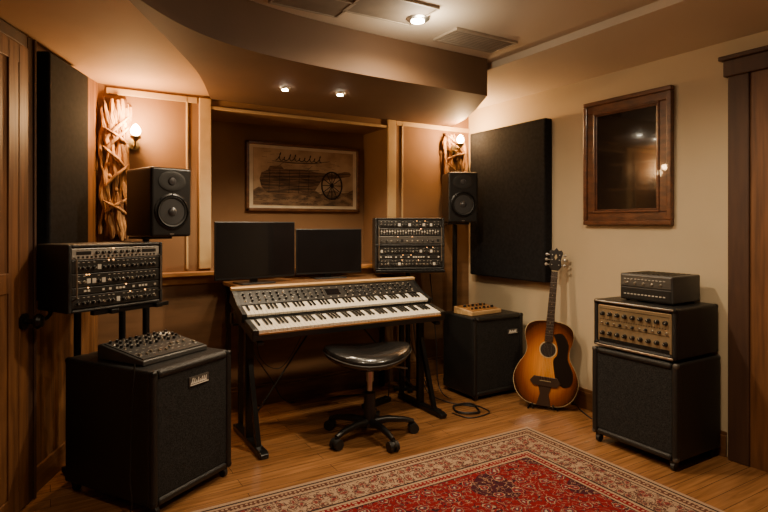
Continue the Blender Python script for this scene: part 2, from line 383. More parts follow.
b.path([(.965,.10,.86),(.92,.115,.865),(.87,.11,.875),(.84,.10,.89)],[.012,.010,.009,.011])
b.obj('door_handle','metalblk',d,smooth=True,label='black iron door handle')
b=MB(); b.box(0,.83,0,.015,0,.12); struct(b.obj('baseboard_left','basewood',loc=LO,rot=LR))

b=MB(); b.box(.32,.79,.002,.07,.93,2.15)
top(b.obj('sound_absorber','acoustic',loc=(LO[0],LO[1],0),rot=LR,bevel=.012),'tall black fabric acoustic panel on the boarded wall','acoustic panel')
b=MB(); b.box(3.17,3.249,2.92,3.79,.865,2.105)
top(b.obj('sound_absorber','acoustic',bevel=.012),'large black fabric acoustic panel on the beige wall','acoustic panel')

# ceiling fixtures
v=thing('air_vent','slatted metal ventilation grille set in the ceiling','air vent',(2.2,2.575,2.408),0)
b=MB(); b.box(-.22,.22,-.10,.10,0,.011,mi=1); b.box(-.22,.22,-.115,-.1,-.004,.011); b.box(-.22,.22,.1,.115,-.004,.011); b.box(-.235,-.22,-.115,.115,-.004,.011); b.box(.22,.235,-.115,.115,-.004,.011)
b.obj('vent_frame',['vent','ventd'],v)
b=MB()
for i in range(9): b.box(-.22,.22,-.09+i*.0225-.006,-.09+i*.0225+.006,-.003,.002,R=Matrix.Rotation(.5,3,'X'))
b.obj('slats','vent',v)
def cspk(x,y,w,h,lab):
    v=thing('ceiling_speaker',lab,'speaker',(x,y,2.408)); MB().box(-w,w,-h,h,0,.011).obj('grille','ventd',v,bevel=.004)
    b=MB(); b.box(-w-.01,w+.01,-h-.01,-h,-.003,.011); b.box(-w-.01,w+.01,h,h+.01,-.003,.011); b.box(-w-.01,-w,-h,h,-.003,.011); b.box(w,w+.01,-h,h,-.003,.011); b.obj('frame','vent',v)
cspk(1.50,2.42,.20,.13,'flat perforated ceiling speaker panel beside the bright downlight')
cspk(1.12,2.55,.18,.10,'flat perforated ceiling speaker panel above the desk')

def light(name, typ, loc, energy, col=(1,.72,.42), size=.05, rot=(0,0,0), spot=None, blend=.6, parent=None):
    l=bpy.data.lights.new(name,typ); l.energy=energy; l.color=col
    if typ in('POINT','SPOT'): l.shadow_soft_size=size
    if typ=='SPOT': l.spot_size=math.radians(spot); l.spot_blend=blend
    o=bpy.data.objects.new(name,l); COL.objects.link(o); o.location=loc; o.rotation_euler=rot
    if parent: o.parent=parent
    return o
LC=(1,.77,.50)
def downlight(x,y,z,r,e,spot=120,lab='added out-of-view fill light shaped as a round downlight'):
    t=thing('downlight',lab,'ceiling light',(x,y,z)); t['group']='recessed ceiling downlights'
    b=MB(); b.lathe([(r*.8,-.012),(r*1.35,-.006),(r*1.45,0),(r*.8,0)],seg=28); b.obj('trim_ring','silver',t,smooth=True)
    b=MB(); b.cyl((0,0,-.014),r*.8,.004,seg=28); b.obj('lamp','dl',t)
    light('downlight_lamp','SPOT',(0,0,-.03),e,LC,.04,(0,0,0),spot,.7,t)
downlight(1.275,3.33,2.17,.024,50,135,'small round downlight in the brown soffit')
downlight(1.634,3.27,2.17,.024,50,135,'small round downlight in the brown soffit')
downlight(1.69,2.45,2.408,.045,105,165,'bright round downlight in the pale ceiling')
downlight(2.1,1.2,2.42,.045,82,155)  # added downlight above the view, fill for the right wall
downlight(.6,1.1,2.42,.045,48,155)  # added downlight out of view, fill for the near room
light('room_fill','POINT',(1.69,2.40,2.30),9,(1,.80,.55),.06)  # added fill light below the ceiling, has no fixture
light('room_fill','POINT',(1.2,.9,1.9),4,(1,.74,.46),.08)  # second added fill light, hangs free without a fixture

# ================================================================ driftwood + sconces
def driftwood(x,y,z0,z1,w,label,rz=0):
    H=z1-z0; rd=random.Random(int(x*100))
    b=MB(); b.box(-w*.42,w*.42,.008,.039,.01,H*.985,mi=1)
    for i in range(13):
        xx=(i/12-.5)*w*.9; yy=rd.uniform(-.014,.010); pts=[]; rr=[]
        a=rd.uniform(0,6); am=rd.uniform(.008,.020); fr=rd.uniform(6,11)
        top_=H*rd.uniform(.92,1.0); bot=H*rd.uniform(0,.05)
        for k in range(24):
            t=k/23; pts.append((xx+am*math.sin(a+t*fr)+rd.uniform(-.004,.004), yy+am*math.cos(a+t*fr)*.6, bot+(top_-bot)*t)); rr.append((.0125+.006*math.sin(a*2+t*15)+rd.uniform(-.002,.003))*(1 if 0<k<23 else .6))
        b.path(pts,rr,7)
    for i in range(7):
        z=H*rd.uniform(.08,.8); s=rd.choice((-1,1)); dz=rd.uniform(.06,.16)
        b.path([(-s*w*.38,-.018,z),(-s*w*.1,-.034,z+dz*.4),(s*w*.2,-.036,z+dz*.7),(s*w*.46,-.022,z+dz)],[.008,.012,.010,.004],7)
    for i in range(8):
        z=H*rd.uniform(.08,.9); xx=rd.uniform(-.35,.35)*w
        b.sph((xx,-.016,z),rd.uniform(.010,.018),sc=(1,.8,1.4))
    return top(b.obj('driftwood_post',['bark','barkd'],loc=(x,y,z0),rot=(0,0,rz),smooth=True),label,'driftwood')
driftwood(.352,3.862,1.2,2.115,.16,'gnarled bark-covered driftwood slab mounted upright beside the wall lamp')
driftwood(3.06,3.862,1.45,2.115,.24,'gnarled bark-covered driftwood slab mounted behind the speaker')
def sconce(x,y,z,label,e,lx=0):
    t=thing('wall_sconce',label,'wall lamp',(x,y,z))
    b=MB(); b.cyl((0,.055,-.04),.035,.02,'Y'); b.path([(0,.05,-.04),(0,.01,-.065),(0,-.03,-.055),(0,-.04,-.02)],.007); b.lathe([(.010,-.03),(.030,-.012),(.034,0),(.0,0)],Matrix.Translation((0,-.04,0))); b.obj('bracket','brass',t,smooth=True)
    b=MB(); b.lathe([(.010,0),(.027,.016),(.031,.034),(.022,.056),(.008,.072),(0,.076)],Matrix.Translation((0,-.04,.002))); b.obj('bulb','bulb',t,smooth=True)
    light('sconce_lamp','POINT',(lx,-.10,.10),e,(1,.56,.23),.03,parent=t)
sconce(.46,3.835,1.86,'small brass wall lamp with a glowing bulb beside the driftwood',32)
sconce(3.02,3.775,2.0,'small brass wall lamp glowing in front of the corner driftwood',32,-.02)

# ================================================================ picture in niche
p=thing('framed_picture','sepia print of a wooden cannon cart in a brown frame','picture',(1.82,4.3,1.69))
b=MB(); W,Hh=.505,.278
b.box(-W,W,-.035,-.002,Hh-.025,Hh); b.box(-W,W,-.035,-.002,-Hh,-Hh+.025); b.box(-W,-W+.025,-.035,-.002,-Hh,Hh); b.box(W-.025,W,-.035,-.002,-Hh,Hh); b.obj('frame','framewood',p,bevel=.005)
MB().box(-W+.025,W-.025,-.014,-.002,-Hh+.025,Hh-.025).obj('mat_board','paper',p)
MB().box(-W+.06,W-.06,-.018,-.013,-Hh+.05,Hh-.05).obj('print','sepiasky',p)
rp=random.Random(21)
b=MB(); gp=[(-.445,-.228)]+[(-.445+i*.0445,-.105+.018*math.sin(i*1.3)+rp.uniform(-.008,.008)) for i in range(21)]+[(.445,-.228)]; b.prism(gp,-.0195,-.0185,axis='Y'); b.obj('printed_ground','sepia',p)
b=MB()
for i in range(110):
    x=rp.uniform(-.43,.42); z=rp.uniform(-.222,-.125); b.beam((x,-.0197,z),(x+rp.uniform(.008,.04),-.0197,z+rp.uniform(-.004,.008)),.001,.0025)
for i in range(36):
    x=rp.uniform(-.42,.36); z=rp.uniform(.05,.205); b.beam((x,-.0187,z),(x+rp.uniform(.02,.07),-.0187,z+rp.uniform(-.004,.008)),.001,.0015)
o=b.obj('printed_hatching','ink',p); o['kind']='stuff'
b=MB(); b.prism([(-.33,-.13),(-.38,-.08),(-.395,-.02),(-.38,.03),(-.33,.05),(-.31,.085),(-.22,.095),(-.19,.065),(-.02,.07),(.10,.05),(.26,.045),(.36,.068),(.41,.066),(.425,.045),(.41,.028),(.34,.018),(.14,-.02),(.08,-.11),(.02,-.14),(-.2,-.15)],-.0215,-.0198,axis='Y'); b.obj('printed_cart','ink2',p)
b=MB()
for i in range(8):
    z=-.12+i*.024; b.beam((-.375+abs(i-4)*.010,-.0225,z),(.05+.010*i,-.0225,z-.006+.004*i),.001,.003)
for i in range(40):
    x=rp.uniform(-.36,.06); z=rp.uniform(-.12,.04); b.beam((x,-.0224,z),(x+rp.uniform(.02,.06),-.0224,z+rp.uniform(-.003,.003)),.001,.002)
for i in range(5): b.beam((-.32+i*.085,-.0226,-.13),(-.31+i*.085,-.0226,.065),.006,.001)
b.beam((-.25,-.022,.08),(-.18,-.022,.13),.006,.002); b.beam((.0,-.022,.055),(.06,-.022,.105),.005,.002); b.beam((-.05,-.022,.0),(.42,-.022,.052),.006,.002); b.beam((.0,-.022,-.12),(.42,-.022,-.10),.006,.002)
o=b.obj('printed_planks','ink',p)
cx,cz,r=.24,-.055,.115
b=MB(); n=28
pts=[(cx+r*.82*math.cos(2*math.pi*i/n),-.023,cz+r*math.sin(2*math.pi*i/n)) for i in range(n+1)]; b.path(pts,.007,5)
for i in range(12): a=2*math.pi*i/12; b.tube((cx,-.023,cz),(cx+r*.82*math.cos(a),-.023,cz+r*math.sin(a)),.0035,5)
b.sph((cx,-.023,cz),.018,sc=(1,.2,1))
b.obj('printed_wheel','ink',p)
def squiggle(b,x,z,w,h,y,r,n=6,slant=.3,seed=1):
    rnd=random.Random(seed); pts=[]
    hs=[1.0]+[rnd.choice([.45,.5,.85]) for _ in range(n)]
    for i in range(n*8+1):
        t=i/(n*8); k=min(i//8,n-1); hh=h*hs[k]
        zz=z+hh*(.5-.5*math.cos(t*n*2*math.pi)); pts.append((x+w*t+slant*(zz-z)+.25*w/n*math.sin(t*n*2*math.pi*1.0),y,zz))
    b.path(pts,r,5)
b=MB(); squiggle(b,-.26,.135,.40,.066,-.020,.0036,9,seed=3); b.path([(-.29,-.020,.128),(-.1,-.020,.120),(.08,-.020,.126),(.22,-.020,.15)],[.002,.004,.003,.0015],5); b.obj('printed_script','ink',p)

# ================================================================ wall mirror right
p=thing('framed_mirror','dark glass mirror in a wide red-brown stepped wooden frame','mirror',(3.25,2.2875,1.725),math.radians(-90))
W,Hh=.3225,.425; b=MB()
def frame(b,W,H,t,y0,y1,mi=0):
    b.box(-W,W,y0,y1,H-t,H,mi); b.box(-W,W,y0,y1,-H,-H+t,mi); b.box(-W,-W+t,y0,y1,-H+t,H-t,mi); b.box(W-t,W,y0,y1,-H+t,H-t,mi)
frame(b,W,Hh,.030,-.040,-.002); frame(b,W-.028,Hh-.028,.055,-.030,-.002); frame(b,W-.080,Hh-.080,.016,-.036,-.002); frame(b,W-.094,Hh-.094,.012,-.028,-.004); b.obj('frame','mahog',p,bevel=.005)
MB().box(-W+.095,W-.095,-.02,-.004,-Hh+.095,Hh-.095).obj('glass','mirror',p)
b=MB()  # flat brown strips painting a shelf reflection on the glass
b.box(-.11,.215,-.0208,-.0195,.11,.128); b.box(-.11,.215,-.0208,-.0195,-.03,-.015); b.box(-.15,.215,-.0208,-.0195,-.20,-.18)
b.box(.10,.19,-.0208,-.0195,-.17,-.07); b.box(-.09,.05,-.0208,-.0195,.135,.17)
b.obj('painted_shelf_reflection','mirror_refl',p,label='painted reflection of dim brown shelves in the dark glass')

# ================================================================ amp cabinets
def wheel_caster():
    b=MB(); b.cyl((0,0,.022),.022,.020,'X',16); b.box(-.016,.016,-.014,.014,.030,.052); o=b.obj('caster','rubber',smooth=False); me=o.data; bpy.data.objects.remove(o); return me
CM=wheel_caster()
def cab(name,label,cat,loc,rz,w,d,h,base=.045,grille=True,edge=.035,plate=None,corners=True,gm='grille',cmat='metalblk'):
    t=thing(name,label,cat,(loc[0],loc[1],loc[2] if len(loc)>2 else 0),rz)
    b=MB(); b.box(0,w,.018,d,base,h); b.box(0,edge,0,.03,base,h); b.box(w-edge,w,0,.03,base,h); b.box(edge,w-edge,0,.03,base,base+edge); b.box(edge,w-edge,0,.03,h-edge,h)
    b.obj('body','tolex',t,bevel=.016,seg=4)
    if grille:
        MB().box(edge,w-edge,.010,.019,base+edge,h-edge).obj('grille',gm,t,bevel=.003)
    if base>.02:
        for x in (.035,w-.035):
            for y in (.03,d-.04):
                o=bpy.data.objects.new('caster',CM); COL.objects.link(o); o.parent=t; o.location=(x,y,0)
    if corners:
        s=.030; cm=None
        for x in (0,1):
            for y in (0,1):
                for z in (0,1):
                    if cm is None:
                        b=MB(); b.box(-.001,s,-.001,s,-.001,s); o=b.obj('corner_protector',cmat,t,bevel=.012,seg=3); cm=o
                    else: o=inst(cm,t,(0,0,0))
                    o.location=(x*w,y*d,base+z*(h-base)); o.scale=(-1 if x else 1,-1 if y else 1,-1 if z else 1)
    if plate:
        px,pz,pw,ph=plate; b=MB(); b.box(px,px+pw,.004,.0105,pz,pz+ph); b.obj('nameplate','midface',t,bevel=.002)
        b=MB(); squiggle(b,px+.008,pz+ph*.25,pw-.025,ph*.6,.003,.0024,8,seed=5); b.box(px+.004,px+pw-.004,.0015,.0045,pz+ph*.08,pz+ph*.16); b.obj('nameplate_script','script',t,label='pale raised script lettering')
    return t
RL=math.atan2(.268,.426); CX,CY=.385,2.605
cab('speaker_cabinet','large black vinyl amplifier cabinet carrying a small mixer',"speaker cabinet",(CX,CY),RL,.503,.615,.65,plate=(.215,.53,.125,.045))
cab('speaker_cabinet','black amplifier cabinet below the tall corner monitor speaker','speaker cabinet',(2.66,3.13),0,.50,.38,.615,base=.03,plate=(.34,.465,.10,.035))
cab('speaker_cabinet','black guitar speaker cabinet on casters under the amplifier head','speaker cabinet',(2.80,2.215),math.radians(-90),.535,.425,.57,base=.052,cmat='midface')
# amp head
hd=cab('amplifier_head','black amplifier head with a champagne control panel','amplifier',(2.805,2.205,.571),math.radians(-90),.515,.415,.285,base=.012,grille=False,edge=.028)
b=MB(); b.box(.028,.487,.008,.019,.04,.255); b.obj('control_panel','goldface',hd,bevel=.003)
b=MB()
for z in (.105,.205): b.box(.04,.475,.0065,.0082,z+.029,z+.031)
for i in range(27): b.box(.045+i*.0155,.052+i*.0155,.0065,.0082,.17,.174)
b.box(.04,.475,.0065,.0082,.042,.062)
o=b.obj('panel_marking','knob',hd); o['kind']='stuff'
for r,z in enumerate((.092,.205)):
    for i in range(9): knob(hd,KM_L,.062+i*.049,.008,z)
for i in range(11): knob(hd,KM_B if i%2 else KM_S,.055+i*.0405,.008,.15)
for z0,z1 in ((.012,.024),(.272,.282)):
    b=MB(); b.box(.015,.50,-.004,.006,z0,z1); b.obj('metal_edging','silver',hd,bevel=.002)
# device on head
dv=thing('effects_unit','grey metal rack unit lying on top of the amplifier head','audio device',(2.90,2.09,.857),math.radians(-90))
MB().box(0,.325,0,.27,.008,.16).obj('body','mixface',dv,bevel=.008)
for i in range(2): MB().box(.008,.317,-.004,.003,.016+i*.071,.081+i*.071).obj('front_panel','face' if i==0 else 'midface',dv,bevel=.003)
b=MB()
for i in range(12):
    b.box(.03+i*.022,.042+i*.022,-.006,-.003,.040,.046); b.box(.03+i*.022,.042+i*.022,-.006,-.003,.128,.132)
o=b.obj('panel_marking','mark',dv); o['kind']='stuff'
for i in range(5): knob(dv,KM_S,.05+i*.052,-.004,.108)
b=MB()
for i in range(9): b.box(.03+i*.031,.042+i*.031,.03,.23,.159,.163)
b.obj('top_vents','black',dv)
for x in (.03,.295):
    for y in (.03,.24): MB().cyl((x,y,.004),.012,.008).obj('foot','rubber',dv)

# ================================================================ racks
def rack(name,label,loc,rz,w,h,d,rows,seed):
    rnd=random.Random(seed)
    t=thing(name,label,'rack equipment',loc,rz)
    b=MB(); b.box(0,w,.02,d,0,h); b.box(0,.018,0,.03,0,h); b.box(w-.018,w,0,.03,0,h); b.box(.018,w-.018,0,.03,0,.015); b.box(.018,w-.018,0,.03,h-.015,h); b.obj('case','tolex',t,bevel=.006)
    tot=sum(r[1] for r in rows); z=.017
    for kind,wt in rows:
        uh=(h-.034)*wt/tot
        if kind=='gap':
            MB().box(.0,w,-.002,.02,z+.001,z+uh-.001).obj('case_divider','tolex',t,bevel=.003); z+=uh; continue
        fm={'g':'greyface','m':'midface','v':'midface'}.get(kind,'face')
        b=MB(); b.box(.02,w-.02,.006,.02,z+.002,z+uh-.002); b.obj('faceplate',fm,t,bevel=.002)
        b=MB()
        mc='mark' if kind not in 'gm' else 'black'
        if kind in 'km':
            n=17 if kind=='k' else 12
            for i in range(n):
                x=.05+(w-.1)*i/(n-1)+(rnd.uniform(-.003,.003))
                if rnd.random()<.12: b.box(x-.009,x+.009,.0042,.006,z+uh*.25,z+uh*.6); continue
                knob(t,KM_B if rnd.random()<.75 else KM_S,x,.006,z+uh*.38)
                b.box(x-.005,x+.005,.0042,.006,z+uh*.78,z+uh*.815)
                if i%2==0:
                    for q in range(5):
                        a=math.radians(-120+q*60); b.box(x+.012*math.sin(a)-.0008,x+.012*math.sin(a)+.0008,.0042,.006,z+uh*.38+.012*math.cos(a)-.0008,z+uh*.38+.012*math.cos(a)+.0008)
        elif kind=='g':
            for i in range(20):
                x=.05+(w-.10)*i/19; b.box(x-.005,x+.005,.0042,.006,z+uh*.12,z+uh*.30); b.box(x-.007,x+.004,.0042,.006,z+uh*.84,z+uh*.88)
            b.box(.04,.11,.0042,.006,z+uh*.42,z+uh*.72); b.box(w-.12,w-.04,.0042,.006,z+uh*.42,z+uh*.72)
            for i in range(8): knob(t,KM_B,.14+(w-.28)*i/7,.006,z+uh*.57)
        elif kind=='s':
            n=22
            for i in range(n):
                x=.05+(w-.1)*i/(n-1); b.box(x-.001,x+.001,.0042,.006,z+uh*.2,z+uh*.8)
                zz=z+uh*rnd.uniform(.3,.7); b.box(x-.005,x+.005,-.004,.006,zz-.004,zz+.004)
        elif kind=='b':
            for i in range(24):
                x=.045+(w-.09)*i/23
                if rnd.random()<.7: b.box(x-.006,x+.006,.003,.006,z+uh*.35,z+uh*.62)
        o=b.obj('panel_marking',mc,t); o['kind']='stuff'
        for i in range(2):
            x=rnd.uniform(.08,w-.08); MB().cyl((x,.004,z+uh*.9),.0025,.006,'Y',8).obj('indicator_light','led',t)
        z+=uh
    for x in (.028,w-.028):
        b=MB(); b.path([(x,.006,.06),(x,-.02,.07),(x,-.02,h-.07),(x,.006,h-.06)],.004,6); b.obj('rack_handle','silver',t,smooth=True)
    return t
rack('rack_unit','black rack case of knobbed audio processors on a metal stand',(.069,2.878,.895),math.atan2(.471,.882),.50,.315,.26,[('k',1),('b',.55),('k',1),('k',1),('g',.85)],3)
rack('rack_unit','two stacked black synthesizer racks with rows of many knobs',(2.06,3.545,.968),math.atan2(-.43,.9),.525,.385,.26,[('k',1),('b',.6),('k',1),('gap',.35),('m',1),('s',1),('k',1)],5)

# stand for rack (left wall side)
st=thing('rack_stand','black metal stand with two posts under the rack case','stand',(.23,3.31,0),math.atan2(.471,.882))
for x in (-.125,.125): MB().tube((x,0,.02),(x,0,.87),.018).obj('post','metalblk',st,smooth=True)
MB().beam((-.125,0,.45),(.125,0,.45),.02,.03).obj('crossbar','metalblk',st)
b=MB(); 
for x in (-.125,.125): b.beam((x,.02,.882),(x,-.32,.882),.04,.022)
b.beam((-.22,-.28,.882),(.20,-.28,.882),.03,.022); b.obj('support_frame','metalblk',st,bevel=.003)
MB().beam((-.125,.12,.02),(-.125,-.02,.02),.035,.03).obj('foot','metalblk',st,bevel=.004)
MB().beam((.125,.12,.02),(.125,-.02,.02),.035,.03).obj('foot','metalblk',st,bevel=.004)

st=thing('rack_stand','black pole stand supporting the synthesizer rack case','stand',(2.43,3.66,0),math.atan2(-.43,.9))
b=MB(); b.tube((0,0,.02),(0,0,.945),.02); b.obj('pole','metalblk',st,smooth=True)
MB().box(-.28,.24,-.28,.06,.945,.966).obj('shelf','metalblk',st,bevel=.003)
b=MB(); b.beam((-.12,-.04,.02),(.10,-.04,.02),.04,.03); b.beam((0,.1,.02),(0,-.12,.02),.04,.03); b.obj('base','metalblk',st,bevel=.004)

# ================================================================ mixer on cabinet
c,s_=math.cos(RL),math.sin(RL)
def cabL(x,y): return (CX+c*x-s_*y, CY+s_*x+c*y)
mx=cabL(.05,.12)
m=thing('mixer','dark grey audio mixer with many knobs resting on the black cabinet','mixer',(mx[0],mx[1],.651),RL)
b=MB(); b.prism([(0,0),(.0,.024),(.30,.075),(.32,.070),(.32,0)],0,.40,axis='X'); b.obj('body','mixface',m,bevel=.006)
tl=math.atan2(.051,.30); PO=(.2,.15,.0500)
b=MB(); b.box(-.188,.188,-.138,.138,0,.004); b.obj('top_panel','mixface',m,loc=PO,rot=(tl,0,0))
b=MB()
for i in range(10):
    for j in range(6): b.box(-.175+i*.037,-.16+i*.037,-.10+j*.038,-.098+j*.038,.004,.0048)
b.box(.11,.17,.08,.12,.004,.005)
o=b.obj('panel_marking','mark',m,loc=PO,rot=(tl,0,0)); o['kind']='stuff'
for i in range(10):
    for j in range(5):
        y=.165+j*.026; knob(m,KM_B if (i+j)%3 else KM_S,.033+i*.037,y,.0535+(y-.15)*.17,rx=-math.pi/2+tl)
rf=random.Random(4)
for i in range(10):
    y=.05+rf.random()*.06; zz=.0300+y*.17
    MB().box(-.005,.005,-.008,.008,0,.010).obj('fader','knobs',m,loc=(.033+i*.037,y,zz-.003),rot=(tl,0,0))

# ================================================================ monitor speakers
def monitor_speaker(label,loc,rz,w,d,h):
    t=thing('studio_speaker',label,'speaker',loc,rz)
    MB().box(-w/2,w/2,0,d,0,h).obj('cabinet','black',t,bevel=.014,seg=3)
    r=w*.40; zc=h*.36
    T=Matrix.Translation((0,.002,zc))@RY
    b=MB(); b.lathe([(r*1.08,-.0),(r*1.08,.006),(r*.98,.009),(r*.93,.004),(r*.93,-.002)],T,40); 
    for i in range(8): a=i*math.pi/4; b.cyl((r*1.03*math.cos(a),-.008,zc+r*1.03*math.sin(a)),.004,.004,'Y',8)
    b.obj('woofer_frame','metalblk',t,smooth=True)
    b=MB(); b.lathe([(r*.93,.004),(r*.88,.011),(r*.80,.009),(r*.77,.003),(r*.74,.003),(0,.003)],T,40); b.obj('woofer_surround','rubber',t,smooth=True)
    b=MB(); b.lathe([(r*.76,.0078),(r*.5,.0055),(r*.3,.0045),(0,.0045)],T,40); b.obj('woofer_cone','cone',t,smooth=True)
    b=MB(); b.lathe([(r*.30,.0045),(r*.26,.011),(r*.14,.017),(0,.019)],T,32); b.obj('dust_cap','cap',t,smooth=True)
    T=Matrix.Translation((0,.002,h*.80))@RY; q=w*.20
    b=MB(); b.lathe([(q*1.5,0),(q*1.5,.005),(q*1.3,.007),(q*.6,.003),(q*.55,.003)],T,32,sc=(1.15,.8)); b.obj('waveguide','rubber',t,smooth=True)
    b=MB(); b.lathe([(q*.5,.003),(q*.4,.009),(0,.012)],T,24); b.obj('tweeter','cap',t,smooth=True)
    b=MB(); b.box(-.012,.012,-.001,.001,.012,.018); b.obj('badge','silver',t)
    return t
ang=math.atan2(.305,.95)
monitor_speaker('black two-way studio speaker on a stand beside the driftwood',(.58,3.2475,1.235),ang,.235,.31,.385)
monitor_speaker('black two-way studio speaker on a tall pole in the corner',(2.86,3.50,1.32),math.atan2(-.42,.9),.245,.26,.41)
def spk_stand(x,y,h,rz,label,r=.09):
    t=thing('speaker_stand',label,'speaker stand',(x,y,0),rz)
    b=MB(); b.cyl((0,0,h/2),.02,h-.03); b.obj('pole','metalblk',t,smooth=True)
    MB().box(-.09,.09,-.14,.03,h-.014,h).obj('top_plate','metalblk',t,bevel=.003)
    b=MB(); b.lathe([(r,0),(r,.012),(r*.8,.018),(.03,.022),(.022,.04)],seg=32); b.obj('base','metalblk',t,smooth=True)
spk_stand(.485,3.535,1.233,ang,'black pole stand under the monitor speaker behind the cabinet',.07)
spk_stand(2.90,3.66,1.318,math.atan2(-.42,.9),'tall black pole stand behind the floor cabinet',.1)

# ================================================================ desk + monitors
D=thing('desk','narrow wooden desk with black metal legs behind the keyboards','desk',(1.675,3.665,0))
MB().box(-.655,.655,-.19,.20,.885,.91).obj('desk_top','deskwood',D,bevel=.004)
for x in (-.62,.62):
    for y in (-.12,.17): MB().box(x-.015,x+.015,y-.015,y+.015,0,.885).obj('leg','metalblk',D)
def screen(label,p1,p2,z0,z1,base_z):
    dx,dy=p2[0]-p1[0],p2[1]-p1[1]; w=math.hypot(dx,dy); rz=math.atan2(dy,dx)
    t=thing('computer_monitor',label,'monitor',((p1[0]+p2[0])/2,(p1[1]+p2[1])/2,base_z),rz)
    h0=z0-base_z; h1=z1-base_z
    b=MB(); b.box(-w/2,w/2,0,.022,h0,h1); b.box(-w*.3,w*.3,.02,.045,h0+.06,h1-.06); b.obj('housing','black',t,bevel=.004)
    MB().box(-w/2+.008,w/2-.008,-.0015,.001,h0+.016,h1-.008).obj('screen','screen',t)
    b=MB(); b.box(-.025,.025,.04,.065,.008,h0+.18); b.obj('neck','black',t,bevel=.003)
    b=MB(); b.box(-.12,.12,-.04,.12,0,.01); b.obj('base','black',t,bevel=.004)
screen('large black computer monitor, switched off, standing on the desk',(.892,3.55),(1.458,3.617),.945,1.322,.91)
screen('smaller black computer monitor, switched off, standing on the desk',(1.50,3.70),(2.0,3.64),.943,1.272,.91)

# ================================================================ keyboards
KX=.965; KW=1.34
def keys(t,y0,y1,z,w,x0):
    n=52; kw=w/n
    b=MB(); b.box(-kw/2+.0009,kw/2-.0009,0,y1-y0,-.016,0); wk=b.obj('white_key','ivory',t,bevel=.0012,loc=(x0+kw/2,y0,z))
    b=MB(); b.box(-kw*.27,kw*.27,0,(y1-y0)*.60,-.002,.009); bk=b.obj('black_key','ebony',t,bevel=.0015,loc=(x0+kw,y0+(y1-y0)*.40,z))
    for i in range(1,n): inst(wk,t,(x0+kw*(i+.5),y0,z))
    for i in range(1,n-1):
        if (i%7) in (0,2,3,5,6): inst(bk,t,(x0+kw*(i+1),y0+(y1-y0)*.40,z))
A1=math.radians(13); A2=math.radians(19)
t=thing('keyboard','long black digital piano on the lower tier of the stand','keyboard instrument',(KX,3.02,.648),rot=(A1,0,0))
b=MB(); b.box(0,KW,0,.40,0,.034); b.box(0,.035,0,.17,.034,.066); b.box(KW-.035,KW,0,.17,.034,.066); b.box(0,KW,.166,.18,.03,.062); b.obj('body','black',t,bevel=.004)
MB().box(.035,KW-.035,0,.010,.034,.045).obj('key_slip','redw',t,bevel=.002)
keys(t,.011,.165,.060,KW-.07,.035)
UY=.188
uy=3.02+UY*math.cos(A1)-.036*math.sin(A1); uz=.648+UY*math.sin(A1)+.038*math.cos(A1)
t=thing('keyboard','black synthesizer with a sloping knobbed control panel on the upper tier','keyboard instrument',(KX-.01,uy,uz),rot=(A2,0,0))
KW2=KW+.02
CP=[(0,.0),(0,.056),(.115,.058),(.272,.096),(.272,0)]
b=MB(); b.box(.03,KW2-.03,0,.272,0,.028); b.prism(CP,-.0,.03,axis='X'); b.prism(CP,KW2-.03,KW2,axis='X')
b.prism([(.118,0),(.118,.052),(.272,.088),(.272,0)],.03,KW2-.03,axis='X'); b.obj('body','black',t,bevel=.003)
MB().box(-.003,KW2+.003,.248,.276,.087,.106).obj('wooden_rail','palewood',t,bevel=.003,label='pale wood top rail')
keys(t,.003,.116,.050,KW2-.06,.03)
sl=math.atan2(.036,.154)
MB().box(0,KW2-.06,0,.128,0,.004).obj('control_panel','face',t,loc=(.03,.118,.053),rot=(sl,0,0))
b=MB()
for i in range(46):
    x=.03+i*.027
    if i%2==0: b.box(x-.006,x+.004,.112,.1145,.004,.0052)
    if i%2: b.box(x-.005,x+.004,.012,.017,.004,.008)
    if i%3==0: b.box(x-.008,x+.006,.060,.062,.004,.0052)
o=b.obj('panel_marking','mark',t,loc=(.03,.118,.053),rot=(sl,0,0)); o['kind']='stuff'
MB().box(.58,.68,.036,.095,.003,.006).obj('display','screen',t,loc=(.03,.118,.053),rot=(sl,0,0))
for i in range(29):
    for j in range(3):
        x=.03+.03+i*.0435
        if .59<x<.73: continue
        y=.030+j*.031; knob(t,KM_S if (i*2+j)%7==0 else KM_B,x,.118+y*math.cos(sl),.057+y*math.sin(sl),rx=-math.pi/2+sl)

k=thing('keyboard_stand','black metal two-tier keyboard stand with long feet','keyboard stand',(1.635,3.24,0))
for x in (-.62,.62):
    b=MB(); b.beam((x,.0,.03),(x,.0,.665),.05,.035); b.beam((x,-.215,.629),(x,.15,.713),.04,.02)
    b.beam((x,-.24,.022),(x,.26,.022),.05,.035); b.beam((x,-.24,.03),(x,-.28,.015),.05,.03)
    b.obj('side_frame','metalblk',k,bevel=.005)
for x in (-.69,.69):
    b=MB(); b.beam((x,.12,.70),(x,.12,.765),.012,.03); b.beam((x*.955,.10,.697),(x*1.008,.10,.697),.03,.012); b.obj('upper_tier_bracket','metalblk',k)
b=MB(); b.beam((-.62,.10,.67),(.62,.10,.67),.03,.025); b.obj('crossbar','metalblk',k)
for s in (-1,1): MB().tube((s*.6,.02,.12),(s*.15,.095,.66),.006).obj('brace','metalblk',k)
for x in (-.62,.62): MB().beam((x,-.17,.035),(x,-.01,.5),.028,.028).obj('strut','metalblk',k)

